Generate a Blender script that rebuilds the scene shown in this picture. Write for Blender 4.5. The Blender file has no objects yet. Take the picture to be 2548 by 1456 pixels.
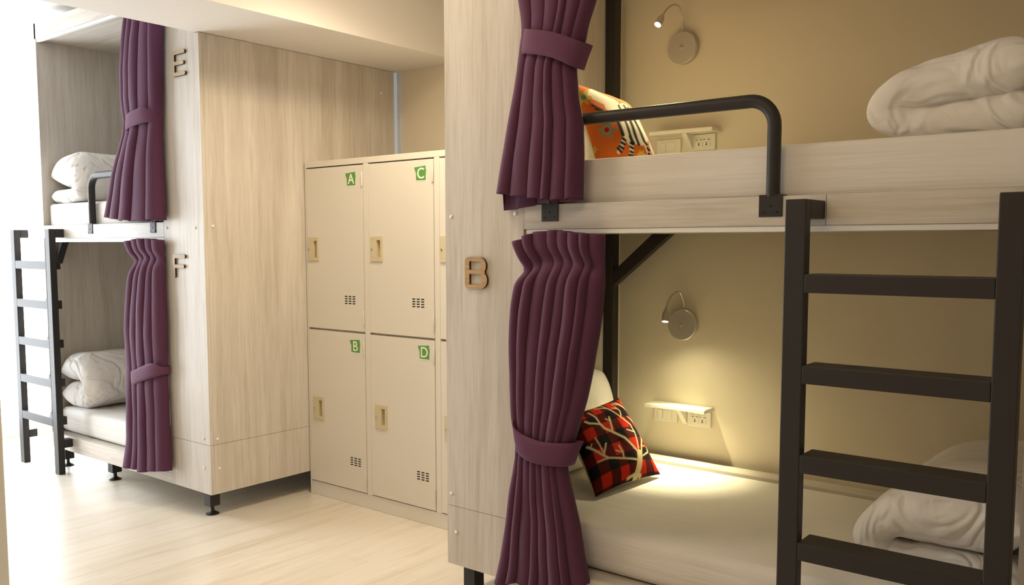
import bpy, bmesh, math, random
import numpy as np
from mathutils import Vector, Matrix, noise
C = bpy.context.scene.collection
random.seed(7)
PI = math.pi

# ------------------------------------------------------------------ camera model
F, CY, H = 2187.86, 788.52, 1.3687
YAW, PIT, ROL = -0.6750, -0.0828, -0.0009
def _axes():
    cy, sy, cp, sp, cr, sr = (math.cos(YAW), math.sin(YAW), math.cos(PIT), math.sin(PIT), math.cos(ROL), math.sin(ROL))
    f = np.array([sy*cp, cy*cp, sp]); r = np.array([cy, -sy, 0.]); u = np.cross(r, f)
    return cr*r + sr*u, -sr*r + cr*u, f
AR, AU, AF = _axes()
def ray(x, y): return AR*(x-1274)/F - AU*(y-CY)/F + AF
O = np.array([0, 0, H])
def at(x, y, Y):            # measured photo point on a plane of depth Y
    d = ray(x, y); return O + d*(Y/d[1])
def onz(x, y, z):           # measured photo point on a level surface z
    d = ray(x, y); return O + d*((z-H)/d[2])
def AX(x, y, Y): return float(at(x, y, Y)[0])
def AZ(x, y, Y): return float(at(x, y, Y)[2])

cam = bpy.data.cameras.new('camera'); co = bpy.data.objects.new('camera', cam); C.objects.link(co)
m = Matrix([[AR[i], AU[i], -AF[i]] for i in range(3)]).to_4x4(); m.translation = Vector(O); co.matrix_world = m
cam.sensor_width = 36; cam.lens = 36*F/2548; cam.shift_y = (CY-728)/2548; cam.clip_start = .02
bpy.context.scene.camera = co

# ------------------------------------------------------------------ materials
def mat(name, col=(.8,.8,.8), rough=.5, metal=0, spec=.5, sheen=0):
    M = bpy.data.materials.new(name); M.use_nodes = True
    b = M.node_tree.nodes['Principled BSDF']
    b.inputs['Base Color'].default_value = (*col, 1); b.inputs['Roughness'].default_value = rough
    b.inputs['Metallic'].default_value = metal; b.inputs['Specular IOR Level'].default_value = spec
    if sheen: b.inputs['Sheen Weight'].default_value = sheen
    return M
def N(M, t, **k):
    n = M.node_tree.nodes.new(t)
    for a, v in k.items(): setattr(n, a, v)
    return n
def L(M, a, b): M.node_tree.links.new(a, b)
def bsdf(M): return M.node_tree.nodes['Principled BSDF']
def coords(M, scale, rot=(0,0,0), src='Object'):
    tc = N(M, 'ShaderNodeTexCoord'); mp = N(M, 'ShaderNodeMapping')
    mp.inputs['Scale'].default_value = scale; mp.inputs['Rotation'].default_value = rot
    L(M, tc.outputs[src], mp.inputs['Vector']); return mp.outputs['Vector']
def noise_tex(M, vec, scale, detail=4, rough=.5, dist=0):
    n = N(M, 'ShaderNodeTexNoise'); n.inputs['Scale'].default_value = scale; n.inputs['Detail'].default_value = detail
    n.inputs['Roughness'].default_value = rough; n.inputs['Distortion'].default_value = dist
    L(M, vec, n.inputs['Vector']); return n.outputs['Fac']
def ramp(M, fac, stops):
    r = N(M, 'ShaderNodeValToRGB'); e = r.color_ramp.elements
    while len(e) < len(stops): e.new(.5)
    for q, (p, c) in zip(e, stops): q.position = p; q.color = (*c, 1)
    L(M, fac, r.inputs['Fac']); return r.outputs['Color']
def mixc(M, a, b, f, mode='MIX'):
    x = N(M, 'ShaderNodeMix', data_type='RGBA', blend_type=mode)
    for s, v in ((x.inputs[0], f), (x.inputs[6], a), (x.inputs[7], b)):
        if hasattr(v, 'is_linked') or hasattr(v, 'links'): L(M, v, s)
        else: s.default_value = v if not isinstance(v, tuple) else (*v, 1)
    return x.outputs[2]
def bump(M, fac, strength=.2, dist=.01):
    b = N(M, 'ShaderNodeBump'); b.inputs['Strength'].default_value = strength; b.inputs['Distance'].default_value = dist
    L(M, fac, b.inputs['Height']); L(M, b.outputs['Normal'], bsdf(M).inputs['Normal'])

def laminate(name, axis):
    M = mat(name, rough=.42, spec=.4)
    s = {'z': (1, 1, .05), 'x': (.05, 1, 1), 'y': (1, .05, 1)}[axis]
    v = coords(M, s)
    a = noise_tex(M, v, 9, 5, .55, .6); b = noise_tex(M, v, 42, 4, .6, .2); c = noise_tex(M, v, 130, 2)
    c1 = ramp(M, a, [(.25, (.53,.485,.43)), (.48, (.61,.568,.512)), (.56, (.65,.61,.555)), (.75, (.685,.648,.595))])
    c2 = ramp(M, b, [(.3, (.80,.76,.70)), (.5, (1,.99,.98)), (.7, (1,1,1))])
    c3 = mixc(M, c1, c2, .75, 'MULTIPLY')
    c4 = mixc(M, c3, ramp(M, c, [(.35, (.86,.83,.8)), (.6, (1,1,1))]), .5, 'MULTIPLY')
    L(M, c4, bsdf(M).inputs['Base Color']); return M
WZ, WX, WY = laminate('laminate_upright', 'z'), laminate('laminate_lengthwise', 'x'), laminate('laminate_crosswise', 'y')

def fabric(name, col, rough=.85, sc=900, st=.12, sheen=.15, wr=None):
    M = mat(name, col, rough, spec=.2, sheen=sheen)
    v = coords(M, (1,1,1)); n = noise_tex(M, v, sc, 2)
    if wr:
        w = noise_tex(M, coords(M, wr[0]), wr[1], 3, .5, .4)
        ad = N(M, 'ShaderNodeMath', operation='MULTIPLY_ADD'); L(M, n, ad.inputs[0]); ad.inputs[1].default_value = .03; L(M, w, ad.inputs[2])
        bump(M, ad.outputs[0], wr[2], wr[3])
    else: bump(M, n, st, .001)
    return M
SHEET = fabric('white_sheet_cotton', (.78,.75,.71), wr=((.35,6,7), 3.2, .8, .010))
DUVET = mat('white_duvet_cotton', (.80,.77,.73), .85, spec=.2, sheen=.15)
def _duvet():
    M = DUVET; v = coords(M, (1,1,1))
    def crease(sc, dist):
        n = noise_tex(M, v, sc, 2, .5, dist); a = N(M, 'ShaderNodeMath', operation='SUBTRACT'); L(M, n, a.inputs[0]); a.inputs[1].default_value = .5
        b_ = N(M, 'ShaderNodeMath', operation='ABSOLUTE'); L(M, a.outputs[0], b_.inputs[0])
        c = N(M, 'ShaderNodeMapRange', interpolation_type='SMOOTHSTEP'); L(M, b_.outputs[0], c.inputs['Value']); c.inputs['From Max'].default_value = .13
        return c.outputs[0]
    s1, s2, s3 = crease(5, 1.2), crease(11, .8), noise_tex(M, v, 4, 3, .5, .5)
    a = N(M, 'ShaderNodeMath', operation='MULTIPLY_ADD'); L(M, s2, a.inputs[0]); a.inputs[1].default_value = .10; L(M, s1, a.inputs[2])
    b_ = N(M, 'ShaderNodeMath', operation='MULTIPLY_ADD'); L(M, s3, b_.inputs[0]); b_.inputs[1].default_value = 2.2; L(M, a.outputs[0], b_.inputs[2])
    bump(M, b_.outputs[0], .55, .016)
_duvet()
PURPLE = fabric('purple_curtain_cloth', (.098,.033,.072), .85, 1400, .25, .08)
BAND = fabric('purple_tieback_cloth', (.125,.046,.092), .85, 1400, .2, .08)
LINEN = fabric('natural_linen', (.62,.55,.42), .9, 1200, .2)
STEEL = mat('charcoal_powder_coated_steel', (.028,.025,.024), .5, 0, .35)
bump(STEEL, noise_tex(STEEL, coords(STEEL, (1,1,1)), 900, 2), .06, .001)
BLACKP = mat('black_plastic', (.012,.012,.013), .35)
WHITEP = mat('white_plastic', (.86,.85,.82), .4)
IVORY = mat('ivory_plastic', (.82,.79,.69), .35)
TANP = mat('tan_plastic', (.60,.52,.34), .45)
NICKEL = mat('brushed_nickel', (.62,.59,.53), .42, .6)
CHROME = mat('polished_metal', (.75,.73,.7), .18, 1)
DARK = mat('dark_opening', (.008,.007,.006), .8)
ALU = mat('white_aluminium_track', (.80,.80,.80), .35, 0)
LOCK = mat('cream_enamelled_steel', (.71,.665,.585), .38, 0, .45)
bump(LOCK, noise_tex(LOCK, coords(LOCK, (1,1,1)), 300, 2), .03, .001)
WALLM = mat('cream_wall_paint', (.80,.725,.575), .85, 0, .2)
bump(WALLM, noise_tex(WALLM, coords(WALLM, (1,1,1)), 220, 3), .05, .002)
CEILM = mat('white_ceiling_paint', (.80,.77,.73), .9, 0, .2)
WALLW = mat('white_wall_paint', (.82,.82,.80), .85, 0, .2)
WALLF = mat('tan_wall_paint', (.46,.37,.27), .85, 0, .2)
PALEB = mat('pale_blue_white', (.70,.75,.84), .6)
GREEN = mat('green_card', (.10,.30,.055), .5)
CARDW = mat('white_card_letter', (.83,.82,.74), .5)
LEDM = mat('led_lens', (1,1,1), .3)
b = bsdf(LEDM); b.inputs['Emission Color'].default_value = (1,.94,.80,1); b.inputs['Emission Strength'].default_value = 30
WINM = mat('bright_daylight_pane', (1,1,1), .3)
b = bsdf(WINM); b.inputs['Emission Color'].default_value = (.86,.93,1,1); b.inputs['Emission Strength'].default_value = 9.2
# wooden letters: pale ply face, burnt laser-cut edge
PLY = mat('plywood_face', (.55,.38,.17), .5)
v = coords(PLY, (2,1,14)); L(PLY, ramp(PLY, noise_tex(PLY, v, 9, 4, .5, .3), [(.3, (.37,.22,.08)), (.7, (.52,.34,.14))]), bsdf(PLY).inputs['Base Color'])
PLYP = mat('pale_plywood_face', (.62,.52,.36), .5)
v = coords(PLYP, (2,1,14)); L(PLYP, ramp(PLYP, noise_tex(PLYP, v, 9, 4, .5, .3), [(.3, (.40,.29,.15)), (.7, (.50,.38,.22))]), bsdf(PLYP).inputs['Base Color'])
BURNT = mat('burnt_plywood_edge', (.045,.014,.006), .7)
# floor: pale oak vinyl planks running in Y
FLOOR = mat('pale_oak_vinyl', rough=.30, spec=.6)
def _floor():
    M = FLOOR
    tc = N(M, 'ShaderNodeTexCoord'); mp = N(M, 'ShaderNodeMapping'); mp.inputs['Rotation'].default_value = (0,0,PI/2)
    L(M, tc.outputs['Object'], mp.inputs['Vector'])
    br = N(M, 'ShaderNodeTexBrick'); br.offset = .37
    for k, vv in (('Scale', 1), ('Mortar Size', .0009), ('Brick Width', 1.25), ('Row Height', .155), ('Bias', 0)): br.inputs[k].default_value = vv
    br.inputs['Color1'].default_value = (.65,.605,.525,1); br.inputs['Color2'].default_value = (.705,.662,.59,1); br.inputs['Mortar'].default_value = (.59,.53,.44,1)
    L(M, mp.outputs['Vector'], br.inputs['Vector'])
    v = coords(M, (1,.07,1)); g = noise_tex(M, v, 16, 6, .6, .8); g2 = noise_tex(M, v, 70, 4, .6)
    c = mixc(M, br.outputs['Color'], ramp(M, g, [(.3, (.84,.78,.69)), (.5, (1,.98,.95)), (.7, (1,1,1))]), .8, 'MULTIPLY')
    c = mixc(M, c, ramp(M, g2, [(.35, (.88,.85,.81)), (.55, (1,1,1))]), .5, 'MULTIPLY')
    L(M, c, bsdf(M).inputs['Base Color'])
_floor()
# painted fabrics whose print is stored per vertex
def printed(name):
    M = mat(name, rough=.9, spec=.1)
    a = N(M, 'ShaderNodeVertexColor', layer_name='print'); L(M, a.outputs['Color'], bsdf(M).inputs['Base Color'])
    bump(M, noise_tex(M, coords(M, (1,1,1)), 900, 2), .2, .001); return M
TARTAN, ZEBRA = printed('tartan_print_cloth'), printed('zebra_print_cloth')

# ------------------------------------------------------------------ mesh helpers
def link(name, me, mats, parent=None, smooth=False):
    o = bpy.data.objects.new(name, me); C.objects.link(o)
    for mm in (mats if isinstance(mats, (list, tuple)) else [mats]): me.materials.append(mm)
    if smooth:
        for p in me.polygons: p.use_smooth = True
    if parent is not None:
        o.parent = parent
        w = parent; off = Vector((0,0,0))
        while w is not None: off += w.location; w = w.parent
        o.location = -off                      # meshes are drawn in room coordinates
    return o
def build(name, bm, mats, parent=None, smooth=False, auto=None):
    bmesh.ops.recalc_face_normals(bm, faces=bm.faces)
    me = bpy.data.meshes.new(name); bm.to_mesh(me); bm.free()
    o = link(name, me, mats, parent, smooth or auto is not None)
    if auto is not None: me.set_sharp_from_angle(angle=math.radians(auto))
    return o
def box(bm, x0, x1, y0, y1, z0, z1, bev=0, seg=2, mi=0):
    t = bmesh.new(); r = bmesh.ops.create_cube(t, size=1)
    for v in t.verts: v.co = Vector(((x0+x1)/2 + v.co.x*(x1-x0), (y0+y1)/2 + v.co.y*(y1-y0), (z0+z1)/2 + v.co.z*(z1-z0)))
    if bev: bmesh.ops.bevel(t, geom=t.edges[:], offset=bev, segments=seg, profile=.5, affect='EDGES')
    join(bm, t, mi)
def join(bm, t, mi=None):
    mp = {v: bm.verts.new(v.co) for v in t.verts}
    for f in t.faces:
        try: q = bm.faces.new([mp[v] for v in f.verts]); q.material_index = f.material_index if mi is None else mi
        except ValueError: pass
    t.free()
def lathe(bm, prof, cen, axis, seg=28, mi=0):
    """prof: list of (radius, distance along axis)."""
    ax = Vector(axis).normalized(); a = ax.orthogonal().normalized(); b = ax.cross(a); rows = []
    for r, h in prof:
        rows.append([bm.verts.new(Vector(cen) + ax*h + (a*math.cos(2*PI*k/seg) + b*math.sin(2*PI*k/seg))*max(r, 1e-5)) for k in range(seg)])
    for p, q in zip(rows, rows[1:]):
        for k in range(seg):
            f = bm.faces.new((p[k], p[(k+1) % seg], q[(k+1) % seg], q[k])); f.material_index = mi
    for rr in (rows[0], rows[-1]):
        try: bm.faces.new(rr).material_index = mi
        except ValueError: pass
def tube(bm, pts, r, seg=14, mi=0):
    pts = [Vector(p) for p in pts]; rows = []; up = None
    for i, p in enumerate(pts):
        t = (pts[min(i+1, len(pts)-1)] - pts[max(i-1, 0)]).normalized()
        up = t.orthogonal().normalized() if up is None else (up - t*up.dot(t)).normalized()
        s = t.cross(up); rr = r(i/(len(pts)-1)) if callable(r) else r
        rows.append([bm.verts.new(p + (up*math.cos(2*PI*k/seg) + s*math.sin(2*PI*k/seg))*rr) for k in range(seg)])
    for a, b in zip(rows, rows[1:]):
        for k in range(seg): bm.faces.new((a[k], a[(k+1) % seg], b[(k+1) % seg], b[k])).material_index = mi
    for q in (rows[0], rows[-1]): bm.faces.new(q).material_index = mi
def spline(P, n):
    P = [Vector(p) for p in P]; out = []
    for i in range(len(P)-1):
        a, b, c, d = P[max(i-1,0)], P[i], P[i+1], P[min(i+2, len(P)-1)]
        for k in range(n):
            t = k/n; out.append(.5*((2*b) + (c-a)*t + (2*a-5*b+4*c-d)*t*t + (3*b-a-3*c+d)*t**3))
    out.append(P[-1]); return out
def prism(bm, pts, y0, y1, mi=0):        # outline in the XZ plane, extruded in Y
    a = [bm.verts.new((x, y0, z)) for x, z in pts]; b = [bm.verts.new((x, y1, z)) for x, z in pts]
    n = len(pts)
    for k in range(n): bm.faces.new((a[k], a[(k+1) % n], b[(k+1) % n], b[k])).material_index = mi
    bm.faces.new(a).material_index = mi; bm.faces.new(b).material_index = mi
def thing(name, label, cat, loc, group=None):
    o = bpy.data.objects.new(name, None); C.objects.link(o); o.location = loc; o.empty_display_size = .1
    return tag(o, label, cat, group)
def tag(o, label, cat=None, group=None, kind=None):
    o['label'] = label
    if cat: o['category'] = cat
    if group: o['group'] = group
    if kind: o['kind'] = kind
    return o
def part(name, parent, mats, *boxes, bev=.0015, label=None, mi=0):
    bm = bmesh.new()
    for q in boxes: box(bm, *q, bev=bev)
    o = build(name, bm, mats, parent)
    if label: o['label'] = label
    return o
def struct(name, mats, *boxes, label=None, cat=None, bev=0):
    o = part(name, None, mats, *boxes, bev=bev); o['kind'] = 'structure'
    if label: o['label'] = label; o['category'] = cat
    return o

# ------------------------------------------------------------------ the room
ZC = 2.76
struct('floor', FLOOR, (-6.75, 1.6, -1.7, 3.9, -.06, 0), label='pale oak plank floor of the dormitory room', cat='floor')
struct('ceiling', CEILM, (-6.75, 1.6, -1.7, 3.9, ZC, ZC+.06), label='white ceiling above both bunk beds', cat='ceiling')
struct('wall_back', WALLM, (-6.75, -2.30, 3.73, 3.85, 0, ZC), (-2.30, 1.6, 3.60, 3.72, 0, ZC), label='cream painted wall behind the lockers and bunk beds', cat='wall')
struct('wall_right', WALLM, (1.5, 1.62, -1.7, 3.60, 0, ZC), label='cream side wall to the right of the near bunk', cat='wall')
struct('wall_front', WALLF, (-6.75, 1.6, -1.8, -1.68, 0, ZC), label='pale wall on the camera side of the room', cat='wall')
WX0 = -6.62
struct('wall_left', WALLW, (WX0-.1, WX0, -1.7, .45, 0, ZC), (WX0-.1, WX0, 3.35, 3.73, 0, ZC), (WX0-.1, WX0, .45, 3.35, 0, .06), (WX0-.1, WX0, .45, 3.35, 2.62, ZC),
       label='white window wall beyond the far bunk', cat='wall')
win = struct('window_1', WINM, (WX0-.06, WX0-.05, .45, 3.35, .06, 2.62), label='tall overexposed window filling the far left wall', cat='window')
fr = []
for y in (.45, 1.40, 2.35, 3.30): fr.append((WX0-.05, WX0-.005, y, y+.05, .06, 2.62))
part('window_frame', win, WHITEP, *fr, (WX0-.05, WX0-.005, .45, 3.35, .06, .11), (WX0-.05, WX0-.005, .45, 3.35, 2.57, 2.62))
# ceiling beam running into the depth between the two bunk beds
struct('trim_1', CEILM, (-3.872, -3.327, -1.68, 3.73, 2.379, ZC), label='boxed white ceiling beam running above the lockers', cat='beam')
struct('pale_strip', PALEB, (-3.88, -3.818, 3.712, 3.73, 0, 2.379), label='narrow pale blue strip on the wall behind the far bunk', cat='trim')  # flat pale blue-white strip set against the back wall
struct('trim_3', WALLW, (-5.05, -4.93, -1.68, 2.30, ZC-.035, ZC), label='grey ceiling strip beside the beam near the window', cat='trim')
struct('trim_4', WALLM, (-2.236, -2.222, 3.590, 3.60, 0, 2.487), label='thin upright batten on the wall beside the dark bunk post', cat='trim')
jp = O + ray(8, 1100)*(2.8/math.hypot(*ray(8, 1100)[:2]))
struct('trim_5', WALLW, (jp[0]-.09, jp[0], jp[1]-.09, jp[1], 0, ZC), label='slim pale upright post at the left rim of the view, in front of the window', cat='post', bev=.004)

# ------------------------------------------------------------------ bunk beds
def stroke_outline(name):  # unit letter outlines: width .62, height 1
    pass
def letter(kind, x0, z0, w, h, yf, parent, face):
    """flat laser-cut wooden letter glued to a panel, front face towards -Y."""
    def arc(cx, cz, r, a0, a1, n=7): return [(cx + r*math.cos(math.radians(a0 + (a1-a0)*k/n)), cz + r*math.sin(math.radians(a0 + (a1-a0)*k/n))) for k in range(n+1)]
    th = .0095; outs = []
    if kind == 'B':
        s = .19*w
        o1 = arc(.13*w, h-.13*w, .13*w, 180, 90) + arc(.62*w, .735*h, .265*h, 90, -38, 12) + arc(.655*w, .275*h, .275*h, 48, -90, 12) + arc(.13*w, .13*w, .13*w, 270, 180)
        h1 = [(s, .87*h)] + arc(.55*w, .735*h, .135*h, 90, -90, 9) + [(s, .60*h)]
        h2 = [(s, .465*h)] + arc(.58*w, .295*h, .165*h, 90, -90, 9) + [(s, .13*h)]
        outs = [o1, h1, h2]
    else:
        t = .15*h; r = t/2; R = .06*h
        o = arc(R, h-R, R, 180, 90)
        def arm(zc, L_): return [(L_-r, zc+r)] + arc(L_-r, zc, r, 90, -90, 8)[1:] + [(t, zc-r)]
        o += arm(h-r, w)
        mid = .5*h if kind == 'E' else .5*h
        o += [(t, mid+r)] + arm(mid, .9*w)
        if kind == 'E': o += [(t, t)] + [(w-r, t)] + arc(w-r, r, r, 90, -90, 8)[1:] + arc(R, R, R, 270, 180)
        else: o += arc(r, r, r, 0, -180, 8)
        outs = [o]
    cu = bpy.data.curves.new('letter', 'CURVE'); cu.dimensions = '2D'; cu.fill_mode = 'BOTH'; cu.extrude = th/2
    for q in outs:
        sp = cu.splines.new('POLY'); sp.points.add(len(q)-1); sp.use_cyclic_u = True
        for p, (a, c) in zip(sp.points, q): p.co = (a, c, 0, 1)
    tmp = bpy.data.objects.new('tmp', cu); C.objects.link(tmp); bpy.context.view_layer.update()
    me = bpy.data.meshes.new_from_object(tmp.evaluated_get(bpy.context.evaluated_depsgraph_get()))
    bpy.data.objects.remove(tmp); bpy.data.curves.remove(cu)
    for vv in me.vertices: vv.co = Vector((x0 + vv.co.x, yf - th/2 - vv.co.z - .0004, z0 + vv.co.y))
    me.materials.clear()
    o = link('wooden_letter', me, [face, BURNT], parent)
    for p in me.polygons: p.material_index = 0 if abs(p.normal.y) > .7 else 1
    o['label'] = 'laser-cut wooden letter %s with a burnt dark edge' % kind
    return o

def caps(parent, pts, yf=None):
    for p in pts:
        bm = bmesh.new(); n = (0, -1, 0) if yf is not None else (1, 0, 0)
        lathe(bm, [(.0075, 0), (.007, .003), (.004, .0045), (0, .005)], p, n, 14)
        build('screw_cap', bm, WHITEP, parent, smooth=True)
def leg(parent, x, y, z1):
    bm = bmesh.new(); box(bm, x-.028, x+.028, y-.028, y+.028, .045, z1, bev=.002)
    l = build('leg', bm, STEEL, parent)
    bm = bmesh.new(); lathe(bm, [(.034, .0), (.034, .004), (.012, .017), (.010, .022), (.010, .05)], (x, y, 0), (0,0,1), 22)
    build('levelling_foot', bm, BLACKP, l, auto=40)
def guard_rail(parent, xa, xb, yc, zr, ztop, yf, bw=.07, bh=.058):
    r = .0195; R = .075; s = 1 if xb > xa else -1
    pts = [(xa, yc, zr)]
    for k in range(0, 11): a = PI - k/10*PI/2; pts.append((xa + s*(R + R*math.cos(a)), yc, ztop-r-R + R*math.sin(a)))
    for k in range(0, 11): a = PI/2 - k/10*PI/2; pts.append((xb - s*(R - R*math.cos(a)), yc, ztop-r-R + R*math.sin(a)))
    pts.append((xb, yc, zr))
    bm = bmesh.new(); tube(bm, pts, r, 20); g = build('guard_rail', bm, STEEL, parent, auto=50)
    for x in (xa, xb):
        bm = bmesh.new(); box(bm, x-bw/2, x+bw/2, yf-.004, yf, zr-bh, zr+.003, bev=.0015); box(bm, x-bw/2, x+bw/2, yf-.004, yc+.019, zr+.0005, zr+.0045, bev=.0008)
        for dx, dz in ((0, -.028), (-.02, -.045), (.02, -.045)): lathe(bm, [(.0035, 0), (.003, .001), (0, .0012)], (x+dx, yf-.004, zr+dz), (0,-1,0), 10, mi=1)
        build('bracket', bm, [STEEL, DARK], g)
    return g

def bunk(s, x0, xe, yf, yb, z, letters, label, lvl, near):
    """s=+1: entrance panel on the left end; x0 panel outer edge, xe other end."""
    B = thing('bunk_bed', label, 'bunk bed', ((x0+xe)/2, (yf+yb)/2, 0))
    def X(a, b): return (min(x0+s*a, x0+s*b), max(x0+s*a, x0+s*b))
    def P(name, m_, *bx, bev=.001, label=None): return part(name, B, m_, *bx, bev=bev, label=label)
    Lb = abs(xe-x0); pw = z['pw']; t = .02
    split = z['seam']
    # front panel carrying the letters; seam shows as a hairline
    bx_ = [(*X(0, pw), yf, yf+t, z['bot'], split-.0008), (*X(0, pw), yf, yf+t, split+.0008, z['ptop'])]
    if not near: bx_.append((*X(.032, pw), yf, yf+t, z['ptop'], z['top']))
    P('front_panel', WZ, *bx_, bev=.0006)
    # entrance side panel
    P('side_panel', WZ, (*X(0, t), yf+t+.0005, z['sb'], z['bot'], split-.0008), (*X(0, t), yf+t+.0005, z['sb'], split+.0008, z['ptop']), bev=.0006)
    P('end_panel', WZ, (*X(Lb-t, Lb), yf, yb, z['bot'], z['top']), bev=.001)
    P('upper_rail', WX, (*X(pw+.0015, z['rseam']-.0008), yf, yf+t, z['r0'], z['r1']), (*X(z['rseam']+.0008, Lb-t-.0005), yf, yf+t, z['r0'], z['r1']), bev=.0006)
    P('upper_deck', WY, (*X(t+.0005, Lb-t-.0005), yf+t+.0005, yb, z['r0']-.006, z['r1']-.012))
    P('curtain_track', ALU, (*X(pw+.008, Lb-t-.002), yf+.003, yf+.022, z['lip'], z['r0']-.0005), bev=.0015)
    P('lower_rail', WX, (*X(pw+.0015, Lb-t-.0005), yf, yf+t, z['bot'], z['lr']), bev=.0006)
    P('lower_deck', WX, (*X(t+.0005, Lb-t-.0005), yf+t+.0005, yb, z['bot']+.02, z['lr']-.002))
    P('top_board', WX, (*X(z['c0'], Lb-t-.0005), yf+t+.0005, yb, z['c']-.001, z['c']+.02))
    P('top_fascia', WX, (*X(z['c0'], Lb), yf, yf+t, z['c']+.004, z['top']))
    if not near:
        P('top_track', ALU, (*X(z['c0'], Lb-t-.002), yf+.003, yf+.02, z['c']-.014, z['c']+.003), bev=.001)
    P('back_rail', WX, (*X(t+.06, Lb-t-.0005), yb-.005, yb+.085, z['lr']-.02, z['ledge']), bev=.002)
    if s > 0:
        px0, py0 = x0+t+.0005, yb+.018
        P('corner_post', STEEL, (px0, px0+.052, py0, py0+.052, .05, z['c']-.002), bev=.002)
        bm = bmesh.new(); pts = [(-2.19, 1.24), (-2.19, 1.174), (-1.895, 1.4125), (-1.985, 1.4125)]
        prism(bm, [(a, min(b_, z['r0']-.007)) for a, b_ in pts], py0-.002, py0+.042); build('brace', bm, STEEL, B)
    else:
        bm = bmesh.new(); pts = [(xe+.022, 1.30), (xe+.022, 1.25), (xe+.13, z['r0']-.008), (xe+.08, z['r0']-.008)]
        prism(bm, pts, yf+.06, yf+.10); build('brace', bm, STEEL, B)
    for u, y in ((.085, yf+.055), (Lb-.085, yf+.055), (.085, yb-.06), (Lb-.085, yb-.06)): leg(B, x0+s*u, y, z['bot']+.019)
    if s < 0: leg(B, x0+s*z['midleg'], yf+.075, z['bot']+.001)
    guard_rail(B, z['ga'], z['gb'], yf+.013, z['r1'], z['gz'], yf, z['bw'], z['bh'])
    for k, a, c, w, h in letters: letter(k, a, c, w, h, yf, B, PLY if near else PLYP)
    return B

ZR = dict(sb=3.5985, pw=.372, bot=.141, seam=.370, r0=1.419, r1=1.503, lip=1.4025, lr=.231, c=2.487, top=2.60, ptop=2.60, c0=.0205, rseam=1.421, ledge=.395,
          ga=-1.778, gb=-1.000, gz=1.797, bw=.070, bh=.058)
YFR, YBR = 2.43, 3.472
BR = bunk(1, -2.264, -.325, YFR, YBR, ZR, [('B', -2.159, 1.206, .115, .114)], 'near pale laminate bunk bed with wooden letter B on its front panel', 0, True)
caps(BR, [(AX(x, y, YFR), YFR, AZ(x, y, YFR)) for x, y in [(1123,540), (1283,532), (1124,1228), (1136,1324)]], YFR)
YFL, YBL, XL0, XLE = 2.412, 3.69, -3.845, -5.59
ZL = dict(sb=YBL, pw=.362, bot=.122, seam=.372, r0=AZ(316,591,YFL), r1=1.481, lip=AZ(316,602,YFL), lr=.214, c=2.585, top=2.682, ptop=2.377, c0=.10, rseam=1.2, ledge=.37,
          ga=AX(381,556,YFL), gb=AX(225,556,YFL), gz=1.772, bw=.052, bh=.054, midleg=1.115)
E1, F1 = at(433,190,YFL), at(435,692,YFL)
BL = bunk(-1, XL0, XLE, YFL, YBL, ZL, [('E', AX(433,160,YFL), AZ(436,192,YFL), .112, .122), ('F', AX(435,660,YFL), AZ(437,691,YFL), .112, .116)],
          'far pale laminate bunk bed with wooden letters E and F beside the window', 1, False)
caps(BL, [(AX(x, y, YFL), YFL, AZ(x, y, YFL)) for x, y in [(415,568), (486,567), (507,1091), (441,1173), (509,1165)]], YFL)
for x, y in [(529,563), (541,1093), (546,1166), (948,232)]:
    d = ray(x, y); p = O + d*(XL0/d[0]); caps(BL, [tuple(p)])

HOOKM = mat('red_brown_hook_wood', (.16,.045,.02), .5)
part('tieback_hook', BR, HOOKM, (-1.8905, -1.880, YFR-.018, YFR+.004, AZ(1304,112,YFR), AZ(1304,82,YFR)), bev=.002)

# ------------------------------------------------------------------ ladders
def ladder(xa, xb, yfr, yrail, ztop, zs, zl, label, depth=.038, w=.056, rd=.091):
    T = thing('bunk_ladder', label, 'ladder', ((xa+xb)/2, yfr, 0), 'ladders hooked on the bunk beds')
    for x in (xa, xb-w):
        p = part('ladder_post', T, STEEL, (x, x+w, yfr, yfr+depth, 0, ztop), bev=.003)
        part('hook', p, STEEL, (x, x+w, yfr+depth+.0003, yrail-.0015, ztop-.050, ztop), bev=.002)
        part('standoff', p, STEEL, (x, x+w, yfr+depth+.0003, yrail-.0015, zl-.048, zl), bev=.002)
    for zt in zs: part('rung', T, STEEL, (xa+w+.0003, xb-w-.0003, yfr, yfr+rd, zt-.049, zt), bev=.002)
    return T
ladder(-.9005, -.341, 2.283, YFR, 1.4855, (1.2885, 1.047, .8055, .566, .325), .205, 'charcoal steel ladder in front of the near bunk, its rungs across the lower bed')
XA = AX(62, 1147, 2.33); XB = AX(150.2, 1182, 2.33)
zs = [AZ(139, y, 2.33) for y in (655, 762, 868, 972, 1072)]
ladder(XA-.056+.008, XB, 2.325, YFL, 1.458, [1.269, 1.034, .80, .567, .335], .205, 'charcoal steel ladder on the far bunk, white window light behind its rungs', rd=.084)

# ------------------------------------------------------------------ mattresses
def mattress(x0, x1, y0, y1, z0, z1, label, r=.035):
    bm = bmesh.new(); box(bm, x0, x1, y0, y1, z0, z1, bev=r, seg=5)
    o = build('mattress', bm, SHEET, None, auto=60)
    return tag(o, label, 'mattress', 'white mattresses of the bunk beds')
mattress(-2.235, -.350, 2.472, 3.462, 1.4925, 1.651, 'white-sheeted mattress on the upper deck of the near bunk, under the guard rail', .018)
mattress(-2.235, -.350, 2.505, 3.465, .2315, .388, 'white-sheeted mattress of the lower near bed under the red tartan cushion', .035)
mattress(-5.568, -3.87, 2.447, 3.66, 1.4705, 1.612, 'white-sheeted mattress on the upper deck of the far bunk below letter E', .02)
mattress(-5.568, -3.87, 2.465, 3.66, .2145, .365, 'white-sheeted mattress of the lower far bed behind the distant ladder', .03)

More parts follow.
